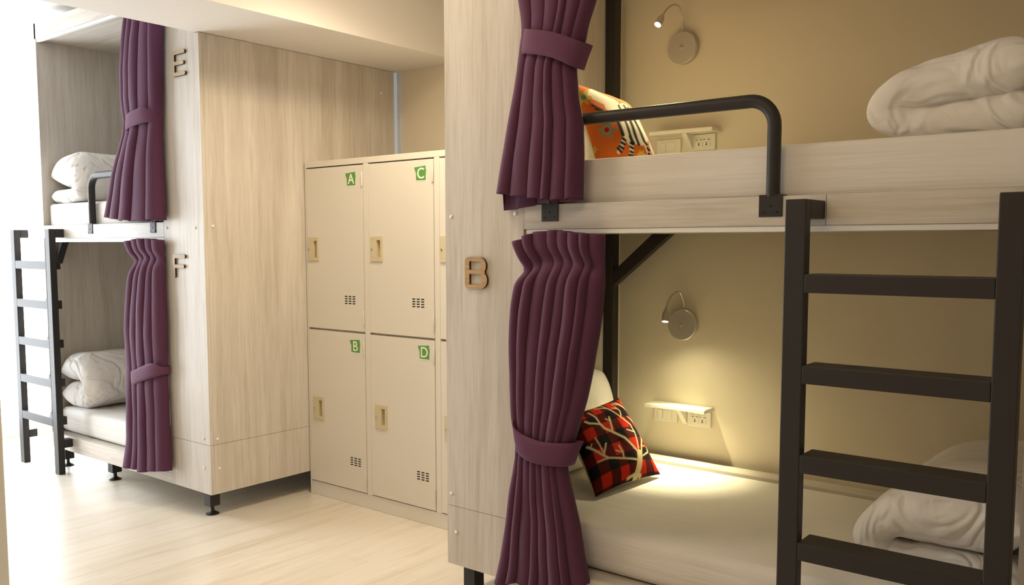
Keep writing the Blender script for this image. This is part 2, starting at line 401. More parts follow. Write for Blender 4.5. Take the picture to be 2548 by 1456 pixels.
# ------------------------------------------------------------------ duvets
def duvet(cl, y0, y1, label, seed, ny=56, zmin=None, wb=.016):
    """a comforter folded over once: a thick sheet following the centre line cl (X, Z, half thickness), its open edges rounded."""
    pts = spline([(a, 0, c) for a, c, h in cl], 10); n = len(pts); bm = bmesh.new()
    hs = [p.x for p in spline([(h, 0, 0) for a, c, h in cl], 10)]
    arc = [0]
    for p, q in zip(pts, pts[1:]): arc.append(arc[-1] + (q-p).length)
    nor = []
    for i in range(n):
        t = (pts[min(i+1, n-1)] - pts[max(i-1, 0)]).normalized(); nor.append(Vector((-t.z, 0, t.x)))
    def cap(dist, r): return 1. if dist >= r else math.sqrt(max(0, 1-(1-max(dist, 0)/r)**2))
    rows = []; W_ = y1-y0
    for j in range(ny+1):
        a = j/ny; a = .5 - .5*math.cos(PI*a); a = .5*a + .5*(j/ny) if False else a
        y = y0 + W_*a; row = []
        for sgn, seq in ((1, range(n)), (-1, range(n-1, -1, -1))):
            for i in seq:
                h = hs[i]; ed = min(arc[i], arc[-1]-arc[i]); fy = min(y-y0, y1-y)
                wob = wb*noise.noise(Vector((arc[i]*5, seed, 2. if a < .5 else 7.)))
                g = max(cap(fy, h*1.05)*cap(ed, h*.9), .02)
                p = pts[i] + nor[i]*(sgn*h*g) + Vector((0, y + wob*(1-2*a), 0))
                q = Vector((p.x*5, p.y*5, p.z*5 + seed*9.1))
                fr = math.exp(-fy/.10)
                dn = noise.noise(q)*.007 + noise.noise(q*2.1)*.004 - .010*fr*max(0, noise.noise(Vector((arc[i]*22, fy*4, seed*3.3 + sgn)))) - .006*(1-fr)*max(0, noise.noise(Vector((arc[i]*9, y*3, seed*1.7))))
                p = p + nor[i]*(sgn*dn*min(1, g*g*1.4))
                if zmin is not None: p.z = max(p.z, zmin + .0005 + .001*sgn)
                row.append(bm.verts.new(p))
        rows.append(row)
    k = len(rows[0])
    for a, b in zip(rows, rows[1:]):
        for i in range(k): bm.faces.new((a[i], a[(i+1) % k], b[(i+1) % k], b[i]))
    for rr in (rows[0], rows[-1]):
        for i in range(n-1): bm.faces.new((rr[i], rr[i+1], rr[2*n-2-i], rr[2*n-1-i]))
    o = build('folded_duvet', bm, DUVET, None, smooth=True)
    return tag(o, label, 'duvet', 'folded white duvets')
Y1 = 2.62
cl = [(AX(x, y, Y1), AZ(x, y, Y1), h) for x, y, h in [(2586,279,.069), (2500,286,.064), (2430,293,.058), (2350,302,.050), (2280,308,.041), (2232,300,.042), (2206,275,.055), (2235,236,.052), (2300,215,.068), (2370,199,.073), (2430,184,.076), (2500,167,.083), (2586,147,.091)]]
duvet(cl, 2.575, 3.42, 'white duvet folded over on the upper near bed, at the right edge of view', 1, zmin=1.652)
cl = [(-.36,.445,.058), (-.45,.446,.058), (-.55,.447,.057), (-.66,.446,.056), (-.725,.456,.052), (-.760,.505,.056), (-.72,.560,.060), (-.64,.588,.088), (-.54,.598,.098), (-.45,.602,.100), (-.36,.595,.095)]
duvet(cl, 2.62, 3.45, 'white duvet folded over on the lower near bed, seen behind the ladder', 2, zmin=.389)
# far bunk: the fold faces the entrance panel
def far_duvet(cx_, zc, z0, zt, y0, label, seed):
    h1 = (zc-z0)/2 - .001; h2 = (zt-zc)/2 - .001; xa = -5.555; d = cx_-.02-xa
    cl = [(xa, z0+h1, h1*.9), (xa+d*.3, z0+h1, h1), (xa+d*.6, z0+h1, h1), (xa+d*.85, z0+h1+.004, h1*.98), (cx_+.03, zc-.01, (h1+h2)/2*.85), (xa+d*.85, zc+h2, h2*.97), (xa+d*.6, zc+h2+.004, h2), (xa+d*.3, zc+h2, h2), (xa, zc+h2-.03, h2*.9)]
    duvet(cl, y0, 3.55, label, seed, zmin=z0, wb=.006)
far_duvet(AX(186,467,2.475), AZ(186,467,2.475), 1.6125, AZ(172,389,2.60), 2.456, 'white duvet folded over on the upper far bed, behind the small guard rail', 3)
far_duvet(AX(213,957,2.49), AZ(213,957,2.49), .3655, .70, 2.467, 'white duvet folded over on the lower far bed, behind the distant ladder', 4)

# ------------------------------------------------------------------ curtains
def curtain(label, lpx, rpx, top, bot, Y0, nf, seed, amp, bul, tie, header=False, nv=110, botb=None):
    """lpx/rpx: measured outline; top/bot: heights across the width; tie: band."""
    rnd = random.Random(seed)
    Lc = sorted([(AZ(x, y, Y0), AX(x, y, Y0)) for x, y in lpx]); Rc = sorted([(AZ(x, y, Y0), AX(x, y, Y0)) for x, y in rpx])
    def sm(cv, z):
        zz = [c[0] for c in cv]; xx = [c[1] for c in cv]
        return sum(float(np.interp(z+d, zz, xx)) for d in (-.012, 0, .012))/3
    wk = [rnd.uniform(.65, 1.4) for _ in range(nf)]; tot = sum(wk); ed = [0]
    for q in wk: ed.append(ed[-1] + q/tot)
    dep = [rnd.uniform(.7, 1.15) for _ in range(nf)]; drift = [rnd.uniform(-.35, .35) for _ in range(nf+1)]; drift[0] = drift[-1] = 0
    per = 16; tcols = []
    ztie = tie['z']
    def row(v, back=False):
        out = []
        for f in range(nf):
            for k in range(per + (1 if f == nf-1 else 0)):
                fr = k/per
                e0 = ed[f] + drift[f]*v*.5/nf; e1 = ed[f+1] + drift[f+1]*v*.5/nf
                t = e0 + (e1-e0)*fr
                z = float(np.interp(t, *zip(*top)))*(1-v) + float(np.interp(t, *zip(*(botb if back and botb else bot))))*v
                xl, xr = sm(Lc, z), sm(Rc, z)
                th = (fr-.5)*2*math.radians(104)
                rg = (math.cos(th) - math.cos(math.radians(104)))/(1 - math.cos(math.radians(104)))
                sx = math.sin(th)/math.sin(math.radians(104)) - (2*fr-1)
                A = amp(z)*dep[f]*(1 + .25*noise.noise(Vector((f*3.1, z*5, seed))))
                if header:
                    zt_ = float(np.interp(t, *zip(*top))); dz = zt_-z
                    A *= 1 - .55*math.exp(-((dz-.10)/.035)**2)
                lean = sx*(e1-e0)*(xr-xl)*.5*min(1, A/.02) + .12*(e1-e0)*(xr-xl)*rg*dep[f]*(0 < f < nf-1)
                rnd_ = math.sqrt(max(0, 1-(2*t-1)**2))
                x = xl + (xr-xl)*t + lean
                y = Y0 - A*rg - bul(z)*rnd_
                if back: y = Y0 + .006 + .004*math.sin(6*PI*t)
                if header and not back: y += .012*math.exp(-((float(np.interp(t, *zip(*top)))-z-.10)/.03)**2)
                zz = z + (0 if back else .004*math.sin(PI*fr)*(v > .99))
                x += .003*noise.noise(Vector((t*6, z*7, seed*2.)))
                out.append((x, y, zz))
        return out
    bm = bmesh.new(); rows = []
    for i in range(nv+1):
        v = i/nv; r1 = row(v); r2 = row(v, True)[::-1]
        rows.append([bm.verts.new(p) for p in r1 + r2[1:-1]])
    k = len(rows[0])
    for a, b in zip(rows, rows[1:]):
        for i in range(k): bm.faces.new((a[i], a[(i+1) % k], b[(i+1) % k], b[i]))
    o = build('curtain', bm, PURPLE, None, smooth=True)
    so = o.modifiers.new('cloth', 'SOLIDIFY'); so.thickness = .0022; so.offset = 1
    tag(o, label, 'curtain', 'purple bunk curtains tied back')
    # tieback band wraps the gathered bundle
    bm = bmesh.new(); n = 40; ra, rb = [], []
    tp, bt = tie['top'], tie['bot']
    P1 = [at(x, y, Y0-.03) for x, y in tp]; P2 = [at(x, y, Y0-.03) for x, y in bt]
    c1 = spline([tuple(p) for p in P1], 10); c2 = spline([tuple(p) for p in P2], 10)
    def ring(c, up):
        front = []; m_ = len(c)
        for i, p in enumerate(c):
            t = i/(m_-1); front.append(Vector((p.x, Y0 - tie['d']*math.sqrt(max(0, 1-(2*t-1)**2))**.8 - .002, p.z)))
        backp = [Vector((p.x, Y0+.012, p.z)) for p in c[::-1]]
        return front + backp
    A_, B_ = ring(c1, 1), ring(c2, 0); m_ = len(A_); nn = 5; vr = []
    for q in range(nn+1):
        w_ = q/nn; vr.append([bm.verts.new(a*(1-w_) + b_*w_ + Vector((0, -.003*math.sin(PI*w_), 0))) for a, b_ in zip(A_, B_)])
    for a, b_ in zip(vr, vr[1:]):
        for i in range(m_): bm.faces.new((a[i], a[(i+1) % m_], b_[(i+1) % m_], b_[i]))
    tb = build('tieback', bm, BAND, o, auto=60)
    so = tb.modifiers.new('cloth', 'SOLIDIFY'); so.thickness = .003; so.offset = 1
    if tie.get('hook'):
        bm = bmesh.new(); hp = [tuple(at(x, y, Y0-.004)) for x, y in tie['hook']]
        tube(bm, spline(hp, 6), .004, 8); hk = build('tie_cord', bm, BAND, o, smooth=True)
    return o
Yc = 2.402
def Z(x, y): return AZ(x, y, Yc)
# lower near bed
curtain('purple curtain tied back on the lower near bed, right of wooden letter B',
    [(1284,603), (1300,640), (1309,668), (1292,700), (1284,760), (1280,850), (1281,960), (1285,1035), (1294,1100), (1288,1170), (1272,1290), (1258,1380), (1245,1445)],
    [(1503,583), (1502,650), (1503,700), (1498,770), (1488,840), (1474,920), (1458,1000), (1440,1060), (1424,1110), (1410,1160), (1422,1220), (1440,1300), (1452,1380), (1466,1456)],
    [(0, Z(1284,606)), (.25, Z(1340,578)), (.5, Z(1400,572)), (.75, Z(1450,580)), (1, Z(1503,583))],
    [(0, Z(1246,1442)), (.12, Z(1272,1451)), (.22, Z(1300,1442)), (.42, Z(1340,1452)), (.62, Z(1390,1462)), (.8, Z(1420,1462)), (1, Z(1465,1450))],
    Yc, 8, 11, lambda z: float(np.interp(z, [.1, .5, .62, .8, 1.2, 1.42], [.042, .026, .016, .026, .036, .036])),
    lambda z: float(np.interp(z, [.1, .62, 1.0, 1.42], [.028, .042, .035, .008])),
    dict(z=.6, d=.066, top=[(1282,1032), (1300,1066), (1360,1094), (1433,1103)], bot=[(1289,1106), (1310,1128), (1350,1149), (1411,1161)]), header=True)
# upper near bed (runs out of the picture at the top)
curtain('purple curtain tied back on the upper near bed, hanging over the rail bracket',
    [(1285,-190), (1292,-80), (1300,0), (1306,50), (1308,90), (1302,140), (1292,220), (1275,320), (1262,400), (1252,482), (1252,520)],
    [(1515,-190), (1500,-80), (1482,0), (1464,60), (1455,105), (1434,150), (1432,170), (1438,240), (1450,300), (1450,400), (1448,500), (1448,520)],
    [(0, 2.46), (1, 2.46)],
    [(0, Z(1252,484)), (.3, Z(1310,492)), (.6, Z(1370,500)), (.8, Z(1410,501)), (1, Z(1448,497))],
    Yc, 6, 23, lambda z: float(np.interp(z, [1.5, 1.7, 1.95, 2.08, 2.4], [.042, .034, .020, .017, .036])),
    lambda z: float(np.interp(z, [1.5, 2.05, 2.4], [.026, .04, .02])),
    dict(z=2.05, d=.064, top=[(1307,74), (1340,78), (1400,87), (1456,107)], bot=[(1299,135), (1340,139), (1390,148), (1434,170)]),
    botb=[(0, Z(1257,524)), (.2, Z(1300,520)), (.45, Z(1345,506)), (1, Z(1448,499))])
Yc = YFL-.024
# upper far bed (top hidden by the beam)
curtain('purple curtain tied back on the upper far bed beside wooden letter E',
    [(330,8), (321,48), (312,110), (307,180), (308,250), (316,300), (315,335), (303,385), (290,440), (281,500), (274,548)],
    [(404,8), (403,65), (402,160), (402,270), (402,350), (405,430), (409,500), (411,550)],
    [(0, 2.56), (1, 2.56)],
    [(0, Z(275,542)), (.35, Z(325,550)), (.7, Z(375,551)), (1, Z(410,548))],
    Yc, 5, 31, lambda z: float(np.interp(z, [1.45, 1.8, 2.0, 2.1, 2.5], [.045, .034, .018, .018, .036])),
    lambda z: float(np.interp(z, [1.45, 2.05, 2.5], [.03, .035, .02])),
    dict(z=2.0, d=.058, top=[(315,291), (330,284), (355,273), (370,268), (384,281)], bot=[(314,331), (330,322), (355,312), (372,306), (384,304)], hook=[(378,284), (390,282), (401,284)]))
# lower far bed
curtain('purple curtain tied back on the lower far bed beside wooden letter F',
    [(318,600), (331,640), (339,662), (330,690), (325,750), (322,820), (324,900), (328,962), (331,1020), (328,1090), (322,1163)],
    [(406,597), (407,650), (409,720), (413,800), (415,900), (416,960), (420,1050), (424,1120), (426,1172)],
    [(0, Z(318,602)), (.4, Z(350,593)), (.7, Z(380,594)), (1, Z(405,598))],
    [(0, Z(322,1160)), (.4, Z(356,1163)), (.45, Z(360,1168)), (.75, Z(395,1168)), (1, Z(424,1170))],
    Yc, 5, 47, lambda z: float(np.interp(z, [.1, .6, .72, .9, 1.38], [.045, .028, .017, .030, .036])),
    lambda z: float(np.interp(z, [.1, .65, 1.0, 1.38], [.028, .036, .03, .008])),
    dict(z=.7, d=.056, top=[(325,926), (345,920), (372,908), (390,903), (404,915)], bot=[(329,962), (345,957), (372,945), (390,939), (404,933)], hook=[(398,912), (408,905), (415,900)]), header=True)

# ------------------------------------------------------------------ cushions
def seg_d(P, a, b):
    a, b = np.array(a, float), np.array(b, float); d = b-a; t = np.clip(((P-a)@d)/max(d@d, 1e-9), 0, 1)
    return np.linalg.norm(P - (a + t[..., None]*d), axis=-1)
def cushion(name, c, T, mats, label, cat, n, paint=None, group=None, pinch=.07, seed=0, rnd=0):
    """c: corners bl, br, tr, tl of the printed face's rim."""
    bl, br, tr, tl = [Vector(q) for q in c]; nrm = ((br-bl).cross(tl-bl)).normalized(); bm = bmesh.new(); lay = bm.verts.layers.float_color.new('print')
    lin = [-1 + 2*i/n for i in range(n+1)]
    def pos(u, v, sgn):
        uu = u*(1 - pinch*(1-v*v)*u*u); vv = v*(1 - pinch*(1-u*u)*v*v); k_ = 1 - rnd*u*u*v*v; uu *= k_; vv *= k_; a, b_ = (uu+1)/2, (vv+1)/2
        p = bl*(1-a)*(1-b_) + br*a*(1-b_) + tr*a*b_ + tl*(1-a)*b_
        h = T*((1-abs(u)**2.4)*(1-abs(v)**2.4))**.55
        w_ = 1 + .10*noise.noise(Vector((u*2.2, v*2.2, seed + sgn)))
        return p + nrm*(sgn*h*w_)
    fr_ = [[bm.verts.new(pos(u, v, 1)) for u in lin] for v in lin]
    bk = [[fr_[j][i] if i in (0, n) or j in (0, n) else bm.verts.new(pos(lin[i], lin[j], -1)) for i in range(n+1)] for j in range(n+1)]
    for j in range(n):
        for i in range(n):
            bm.faces.new((fr_[j][i], fr_[j][i+1], fr_[j+1][i+1], fr_[j+1][i])).material_index = 0
            bm.faces.new((bk[j][i], bk[j+1][i], bk[j+1][i+1], bk[j][i+1])).material_index = len(mats)-1
    me = bpy.data.meshes.new(name)
    if paint is not None:
        bm.verts.index_update(); U = np.array(lin); gu, gv = np.meshgrid((U+1)/2, (U+1)/2); colr = paint(gu, gv)
        for v in bm.verts: v[lay] = (.5, .45, .35, 1)
        for j in range(n+1):
            for i in range(n+1): fr_[j][i][lay] = (*colr[j, i], 1)
    bm.to_mesh(me); bm.free(); o = link(name, me, mats, None, True)
    return tag(o, label, cat, group)
def bil(c, u, v):
    bl, br, tr, tl = [np.array(q, float) for q in c]; u = u[..., None]; v = v[..., None]
    return bl*(1-u)*(1-v) + br*u*(1-v) + tr*u*v + tl*(1-u)*v
def smooth(d, w, e): return np.clip((w-d)/e + .5, 0, 1)[..., None]
def paint_tartan(u, v):
    per = 3.7
    su = (np.mod(u*per+.15, 1) < .5).astype(float); sv = (np.mod(v*per+.42, 1) < .5).astype(float)
    red = np.array([.47,.018,.006]); mid = np.array([.095,.006,.005]); blk = np.array([.006,.006,.008])
    k = su+sv; col = np.where((k == 0)[..., None], red, np.where((k == 1)[..., None], mid, blk))
    tw = (np.mod((u+v)*46, 1) < .4) & (k == 1); col = np.where(tw[..., None], col*.45, col)
    P = bil([(334,1379), (1036,1135), (587,300), (-30,514)], u, v)
    br = [([(745,1215), (748,1150), (742,1080), (735,1000)], 38), ([(745,1190), (655,1245)], 15), ([(735,1190), (800,1205)], 15),
      ([(735,1010), (640,930), (560,862), (440,805), (350,755), (310,700), (200,682), (160,650)], 13), ([(310,700), (270,610), (200,530)], 10),
      ([(430,800), (412,700), (400,620)], 10), ([(408,670), (362,640)], 7), ([(725,985), (715,870), (695,770), (650,690), (540,620), (450,540), (390,490), (270,465)], 9),
      ([(540,610), (538,525), (490,465)], 8), ([(528,505), (455,485)], 7), ([(690,770), (590,765)], 8), ([(390,490), (330,420), (240,430)], 7),
      ([(760,1000), (772,900), (800,800), (790,700), (750,650), (705,560)], 11), ([(722,640), (625,590)], 6), ([(710,640), (690,575)], 7),
      ([(800,800), (852,795), (890,880), (860,960), (780,1025)], 9), ([(770,910), (815,905)], 7), ([(860,960), (858,885)], 7),
      ([(735,570), (690,500), (610,455), (480,395)], 10), ([(690,490), (650,410), (600,380)], 9), ([(600,450), (520,385)], 7), ([(540,430), (455,425)], 6),
      ([(700,1080), (560,1072), (400,1066), (340,1030), (190,920)], 11), ([(350,1030), (362,920)], 10), ([(340,1000), (260,850)], 7), ([(400,1066), (300,1088)], 9),
      ([(560,1072), (540,1000), (500,940)], 9), ([(525,1005), (470,990)], 7), ([(215,940), (230,905)], 6)]
    cream = np.array([.56,.47,.28])
    for pl, w in br:
        for a, b_ in zip(pl, pl[1:]): f = smooth(seg_d(P, a, b_), w*.85, 6); col = col*(1-f) + cream*f
    return col
def paint_zebra(u, v):
    # print layout: cloth position (u, v) -> drawing coordinates of the pattern
    K_ = np.array([[1480.4, 405.0], [30.5, -272.3], [-331.3, 257.8], [440.4, -398.7], [-209.8, 215.9], [217.9, -89.2], [193.0, -146.2], [-196.1, 237.2], [5.1, -4.4], [-205.8, 302.1], [-211.0, 177.8], [217.1, -230.2], [305.4, -381.3], [-8.3, 10.7], [-163.8, 180.2]])
    P = np.stack([u**i*v**j for i in range(5) for j in range(5-i)], -1)@K_
    col = np.broadcast_to(np.array([.62,.145,.026]), P.shape[:-1]+(3,)).copy()
    wh = np.array([.78,.72,.58]); bk = np.array([.012,.011,.012])
    def put(f, c): nonlocal col; col = col*(1-f) + np.array(c)*f
    def poly(pl, w, c, e=2.5):
        for a, b_ in zip(pl, pl[1:]): put(smooth(seg_d(P, a, b_), w, e), c)
    # striped animal body, legs and mane
    poly([(1520,262), (1550,285), (1562,318), (1578,345)], 15, wh); poly([(1548,275), (1580,300), (1596,345)], 17, wh); poly([(1545,300), (1570,350)], 12, wh); poly([(1470,232), (1530,262)], 10, wh)
    poly([(1553,345), (1540,378)], 5.5, wh); poly([(1572,350), (1570,395)], 5.5, wh); poly([(1606,350), (1617,388)], 4.5, wh); poly([(1610,320), (1626,380)], 4, wh)
    for a, b_, w in [((1536,300),(1550,336),4), ((1552,292),(1577,357),3), ((1563,288),(1590,360),3), ((1575,292),(1604,352),3), ((1588,292),(1614,345),2.5), ((1568,338),(1575,358),4),
                     ((1473,263),(1500,275),2.2), ((1481,272),(1504,280),2.2), ((1540,262),(1552,280),2), ((1552,262),(1566,280),2), ((1562,268),(1578,284),2)]: poly([a, b_], w, bk)
    for a, b_ in [((1549,345),(1555,350)), ((1545,355),(1553,360)), ((1541,364),(1550,371)), ((1537,369),(1545,379)), ((1569,356),(1575,359)), ((1568,366),(1575,370)), ((1568,378),(1574,381)), ((1566,387),(1574,389)),
                  ((1607,355),(1611,360)), ((1612,367),(1616,374)), ((1615,382),(1619,387))]: poly([a, b_], 3, bk)
    def flower(c, r, pet, eye, ring=None, m_=6):
        d = P-np.array(c); rr = np.linalg.norm(d, axis=-1); an = np.arctan2(d[..., 1], d[..., 0])
        put(smooth(rr, r*(.80 + .26*np.cos(m_*an)), 2.5), pet)
        if ring: put(smooth(rr, r*.42, 2), ring)
        put(smooth(rr, r*.33, 2), eye)
    flower((1511,322), 21, (.20,.30,.22), (.45,.02,.01), (.6,.35,.08)); flower((1452,242), 21, (.55,.40,.06), (.16,.25,.18)); flower((1596,385), 11, (.65,.45,.06), (.55,.40,.1)); flower((1478,372), 9, (.6,.42,.06), (.2,.3,.2))
    return np.clip(col, 0, 1)
cushion('throw_cushion', [(-1.812,2.775,.402), (-1.782,3.225,.402), (-2.055,3.325,.685), (-2.095,2.945,.652)], .062, [TARTAN, LINEN],
        'red and black tartan cushion with a cream tree print on the lower near bed', 'cushion', 140, paint_tartan, 'printed cushions on the near bunk', seed=2)
cushion('throw_cushion', [(-1.79,2.73,1.668), (-1.715,3.06,1.668), (-1.935,3.20,1.944), (-1.985,2.82,1.992)], .06, [ZEBRA, LINEN],
        'orange cushion with a zebra and flower print on the upper near bed', 'cushion', 130, paint_zebra, 'printed cushions on the near bunk', seed=5)
cushion('bed_pillow', [(-2.105,2.72,.395), (-2.105,3.44,.395), (-2.185,3.44,.825), (-2.185,2.72,.825)], .058, [SHEET],
        'plain white pillow standing behind the red tartan cushion', 'pillow', 40, None, None, .02, 7, .17)

# ------------------------------------------------------------------ reading lamps, shelves, sockets on the near bunk wall
YW = 3.60
def reading_lamp(cx, cz, neck, head_dir, label):
    T = thing('reading_lamp', label, 'lamp', (cx, YW, cz), 'gooseneck reading lamps')
    bm = bmesh.new(); lathe(bm, [(.069, .0), (.071, .003), (.071, .026), (.068, .0295), (0, .030)], (cx, YW-.0005, cz), (0,-1,0), 48); bp = build('base_plate', bm, NICKEL, T, auto=35)
    bm = bmesh.new(); lathe(bm, [(.0065, 0), (.0065, .008), (.005, .011), (0, .0115)], (cx, YW-.0305, cz), (0,-1,0), 16); build('switch_knob', bm, CHROME, bp, auto=40)
    pts = spline(neck, 10); bm = bmesh.new(); tube(bm, pts, .0042, 12); build('gooseneck', bm, NICKEL, T, smooth=True)
    hp = Vector(neck[-1]); d = Vector(head_dir).normalized()
    bm = bmesh.new(); lathe(bm, [(.005, -.003), (.0065, .004), (.013, .018), (.0155, .028), (.016, .060), (.014, .0602), (.0135, .052)], hp, d, 24); hd = build('lamp_head', bm, NICKEL, T, auto=40)
    bm = bmesh.new(); lathe(bm, [(.0134, .0525), (.0134, .0565), (.008, .059), (0, .0595)], hp, d, 20); build('bulb_lens', bm, LEDM, hd, smooth=True)
    return hp + d*.064, d
cx, cz = AX(1698,808,3.58), AZ(1698,808,3.58)
def A3(x, y, Y): return tuple(at(x, y, Y))
lowl = reading_lamp(cx, cz, [A3(1702,777,3.585), A3(1701,750,3.57), A3(1692,728,3.54), A3(1678,730,3.50), A3(1665,748,3.465), A3(1658,768,3.445)], (.10, -.34, -.93), 'round nickel reading lamp on the wall of the lower near bed')
cx, cz = AX(1699,119,3.58), AZ(1699,119,3.58)
upl = reading_lamp(cx, cz, [A3(1699,86,3.585), A3(1698,50,3.575), A3(1691,20,3.53), A3(1677,12,3.48), A3(1660,22,3.43), A3(1650,37,3.40)], (-.08, -.62, -.80), 'round nickel reading lamp on the wall of the upper near bed')

def shelf_set(pl, pr, zb, sw, so_, lev):
    """pl/pr: X of the two ends; zb: underside height."""
    T = thing('wall_shelf', 'small cream ledge shelf above the sockets of the %s near bed' % lev, 'shelf', ((pl+pr)/2, YW, zb), 'small wall shelves')
    d = .095
    bm = bmesh.new(); box(bm, pl, pr, YW-d, YW-.0005, zb, zb+.017, bev=.003)
    for x in (pl, pr-.045): box(bm, x-.002, x+.047, YW-d-.002, YW-d+.012, zb-.001, zb+.0155, bev=.002)
    bd = build('shelf_board', bm, IVORY, T)
    xm = (pl+pr)/2 + .01; bm = bmesh.new()
    a = [(YW-.0005, zb-.0003), (YW-d*.8, zb-.0003), (YW-.0005, zb-.075)]
    v1 = [bm.verts.new((xm-.011, y, q)) for y, q in a]; v2 = [bm.verts.new((xm+.011, y, q)) for y, q in a]
    bm.faces.new(v1); bm.faces.new(v2[::-1])
    for k in range(3): bm.faces.new((v1[k], v1[(k+1) % 3], v2[(k+1) % 3], v2[k]))
    build('shelf_bracket', bm, IVORY, T)
    x, zc_ = sw; S = thing('light_switch', 'cream switch plate under the shelf of the %s near bed' % lev, 'switch', (x, YW, zc_), 'switch plates under the shelves')
    part('switch_plate', S, IVORY, (x-.062, x+.062, YW-.009, YW-.0005, zc_-.036, zc_+.036), bev=.004)
    part('rocker', S, IVORY, (x-.035, x-.0125, YW-.0125, YW-.0095, zc_-.02, zc_+.02), bev=.001); part('blank_insert', S, IVORY, (x-.0115, x+.036, YW-.0115, YW-.0095, zc_-.02, zc_+.02), bev=.001)
    x, zc_ = so_; S = thing('power_socket', 'cream double socket beside the shelf bracket of the %s near bed' % lev, 'socket', (x, YW, zc_), 'double sockets under the shelves')
    part('socket_plate', S, IVORY, (x-.060, x+.060, YW-.010, YW-.0005, zc_-.036, zc_+.036), bev=.005)
    for k in (-1, 1):
        xc = x + k*.0185
        bm = bmesh.new(); box(bm, xc-.0178, xc+.0178, YW-.0125, YW-.0105, zc_-.019, zc_+.019, bev=.001)
        y = YW-.0128
        for dx in (-1, 1):
            v_ = [bm.verts.new((xc+dx*.014, y, zc_+.0085)), bm.verts.new((xc+dx*.014, y, zc_+.0125)), bm.verts.new((xc+dx*.0045, y, zc_+.0115)), bm.verts.new((xc+dx*.0045, y, zc_+.0095))]
            bm.faces.new(v_).material_index = 1
        for dz, r in ((-.003, .0028), (-.011, .0035)): lathe(bm, [(r, 0), (r, .0004)], (xc, y+.0003, zc_+dz), (0,-1,0), 12, mi=1)
        build('outlet', bm, [IVORY, DARK], S)
shelf_set(AX(1604,1012,3.505), AX(1752,1026,3.505), AZ(1680,1022,3.505), (AX(1656,1030,3.595), AZ(1656,1030,3.595)), (AX(1740,1043,3.595), AZ(1740,1043,3.595)), 'lower')
shelf_set(AX(1616,337,3.505), AX(1771,323,3.505), AZ(1690,331,3.505), (AX(1664,367,3.595), AZ(1664,367,3.595)), (AX(1750,354,3.595), AZ(1750,354,3.595)), 'upper')

